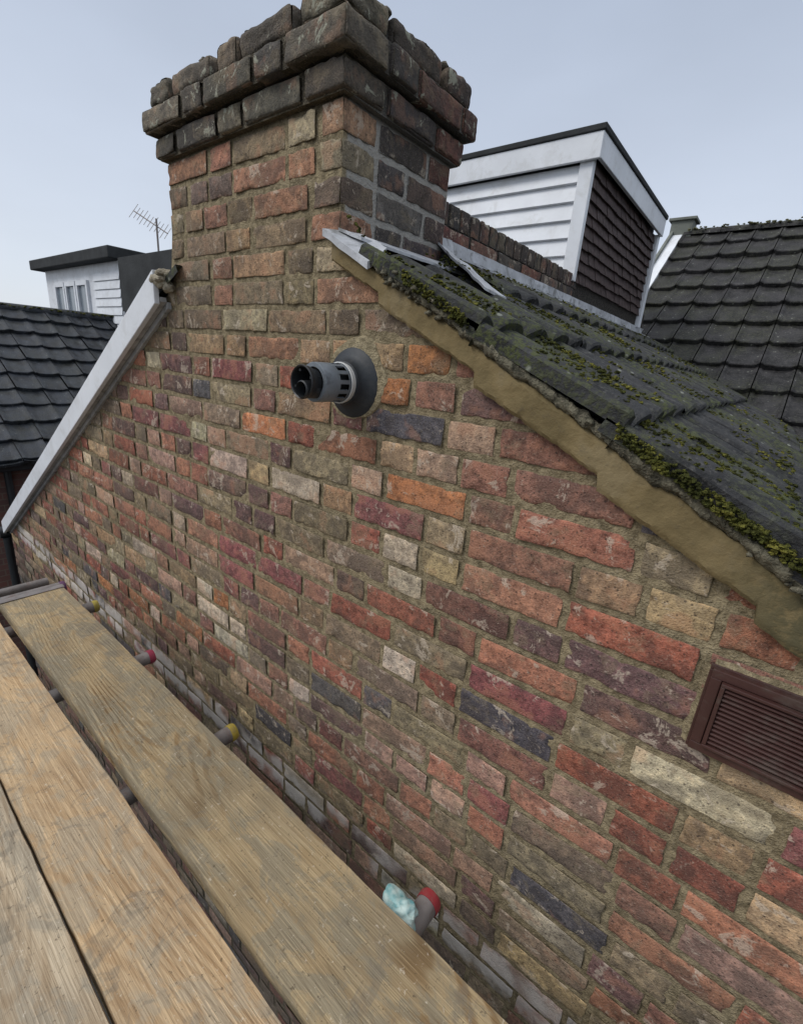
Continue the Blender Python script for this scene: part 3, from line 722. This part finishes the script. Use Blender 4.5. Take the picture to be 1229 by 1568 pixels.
w=MB(); w.add([(-26,-2,1.0),(-26,9,1.0),(-20,9,-2.5),(-20,-2,-2.5),(-32,9,-2.5),(-32,-2,-2.5)],[(0,1,2,3),(0,1,4,5),(1,2,4),(0,3,5)]); w.build('roof',M_TI2,fh,smooth=False)
w=MB(); w.box((-31,-1.8,-8),(-21,8.8,-2.4)); w.build('walls',nw,fh,smooth=False)
w=MB(); n=24
w.grid([[(-900+1800*i/n,-900+1800*j/n,-7.6) for i in range(n+1)] for j in range(n+1)]); w.build('ground',M_GROUND,None,smooth=False)

# ------------------------------------------------------------------ camera
cam=bpy.data.cameras.new('camera'); co=bpy.data.objects.new('camera',cam); bpy.context.scene.collection.objects.link(co)
cx=Vector((.7762,.6261,.0778)).normalized(); cz=Vector((.5783,-.7554,.3073)); cz=(cz-cx*cz.dot(cx)).normalized(); cy=cz.cross(cx)
co.matrix_world=Matrix(((cx.x,cy.x,cz.x,0),(cx.y,cy.y,cz.y,0),(cx.z,cy.z,cz.z,0),(0,0,0,1)))
cam.sensor_fit='VERTICAL'; cam.sensor_height=36; cam.lens=36*707/1568; cam.clip_start=0.02; cam.clip_end=3000
bpy.context.scene.camera=co
# ------------------------------------------------------------------ light
sun=bpy.data.lights.new('sun','SUN'); so=bpy.data.objects.new('sun',sun); bpy.context.scene.collection.objects.link(so)
sd=Vector((-0.48,-0.66,0.78)).normalized(); so.rotation_euler=sd.to_track_quat('Z','Y').to_euler(); sun.energy=1.5; sun.angle=math.radians(22); sun.color=(1,0.965,0.92)
wd=bpy.data.worlds.new('World'); bpy.context.scene.world=wd; wd.use_nodes=True; t=wd.node_tree; t.nodes.clear()
out=t.nodes.new('ShaderNodeOutputWorld'); add=t.nodes.new('ShaderNodeAddShader'); b1=t.nodes.new('ShaderNodeBackground'); b2_=t.nodes.new('ShaderNodeBackground')
sk=t.nodes.new('ShaderNodeTexSky'); sk.sky_type='NISHITA'; sk.sun_disc=False; sk.sun_elevation=math.asin(sd.z); sk.sun_rotation=math.atan2(sd.x,sd.y)
hs=t.nodes.new('ShaderNodeHueSaturation'); hs.inputs['Saturation'].default_value=0.40
t.links.new(sk.outputs[0],hs.inputs['Color']); t.links.new(hs.outputs[0],b1.inputs[0]); b1.inputs[1].default_value=0.05
tc=t.nodes.new('ShaderNodeTexCoord'); sp=t.nodes.new('ShaderNodeSeparateXYZ'); t.links.new(tc.outputs['Generated'],sp.inputs[0])
rm=t.nodes.new('ShaderNodeValToRGB'); e_=rm.color_ramp.elements
e_[0].position=0.0; e_[0].color=(0.46,0.50,0.57,1); e_[1].position=1.0; e_[1].color=(1.35,1.37,1.4,1)
q=e_.new(0.25); q.color=(0.41,0.46,0.55,1); q=e_.new(0.55); q.color=(0.34,0.40,0.51,1); q=e_.new(0.75); q.color=(0.85,0.9,0.97,1)
nt=t.nodes.new('ShaderNodeTexNoise'); nt.inputs['Scale'].default_value=1.8; nt.inputs['Detail'].default_value=4
mp=t.nodes.new('ShaderNodeMapping'); mp.inputs['Scale'].default_value=(1,1,2.5); t.links.new(tc.outputs['Generated'],mp.inputs[0]); t.links.new(mp.outputs[0],nt.inputs[0])
mr=t.nodes.new('ShaderNodeMapRange'); t.links.new(nt.outputs[0],mr.inputs[0]); mr.inputs[1].default_value=0.3; mr.inputs[2].default_value=0.7; mr.inputs[3].default_value=0.92; mr.inputs[4].default_value=1.08
t.links.new(sp.outputs[2],rm.inputs[0]); t.links.new(rm.outputs[0],b2_.inputs[0]); t.links.new(mr.outputs[0],b2_.inputs[1])
t.links.new(b1.outputs[0],add.inputs[0]); t.links.new(b2_.outputs[0],add.inputs[1]); t.links.new(add.outputs[0],out.inputs[0])
sc_=bpy.context.scene; sc_.view_settings.view_transform='Standard'; sc_.view_settings.look='None'; sc_.view_settings.exposure=0
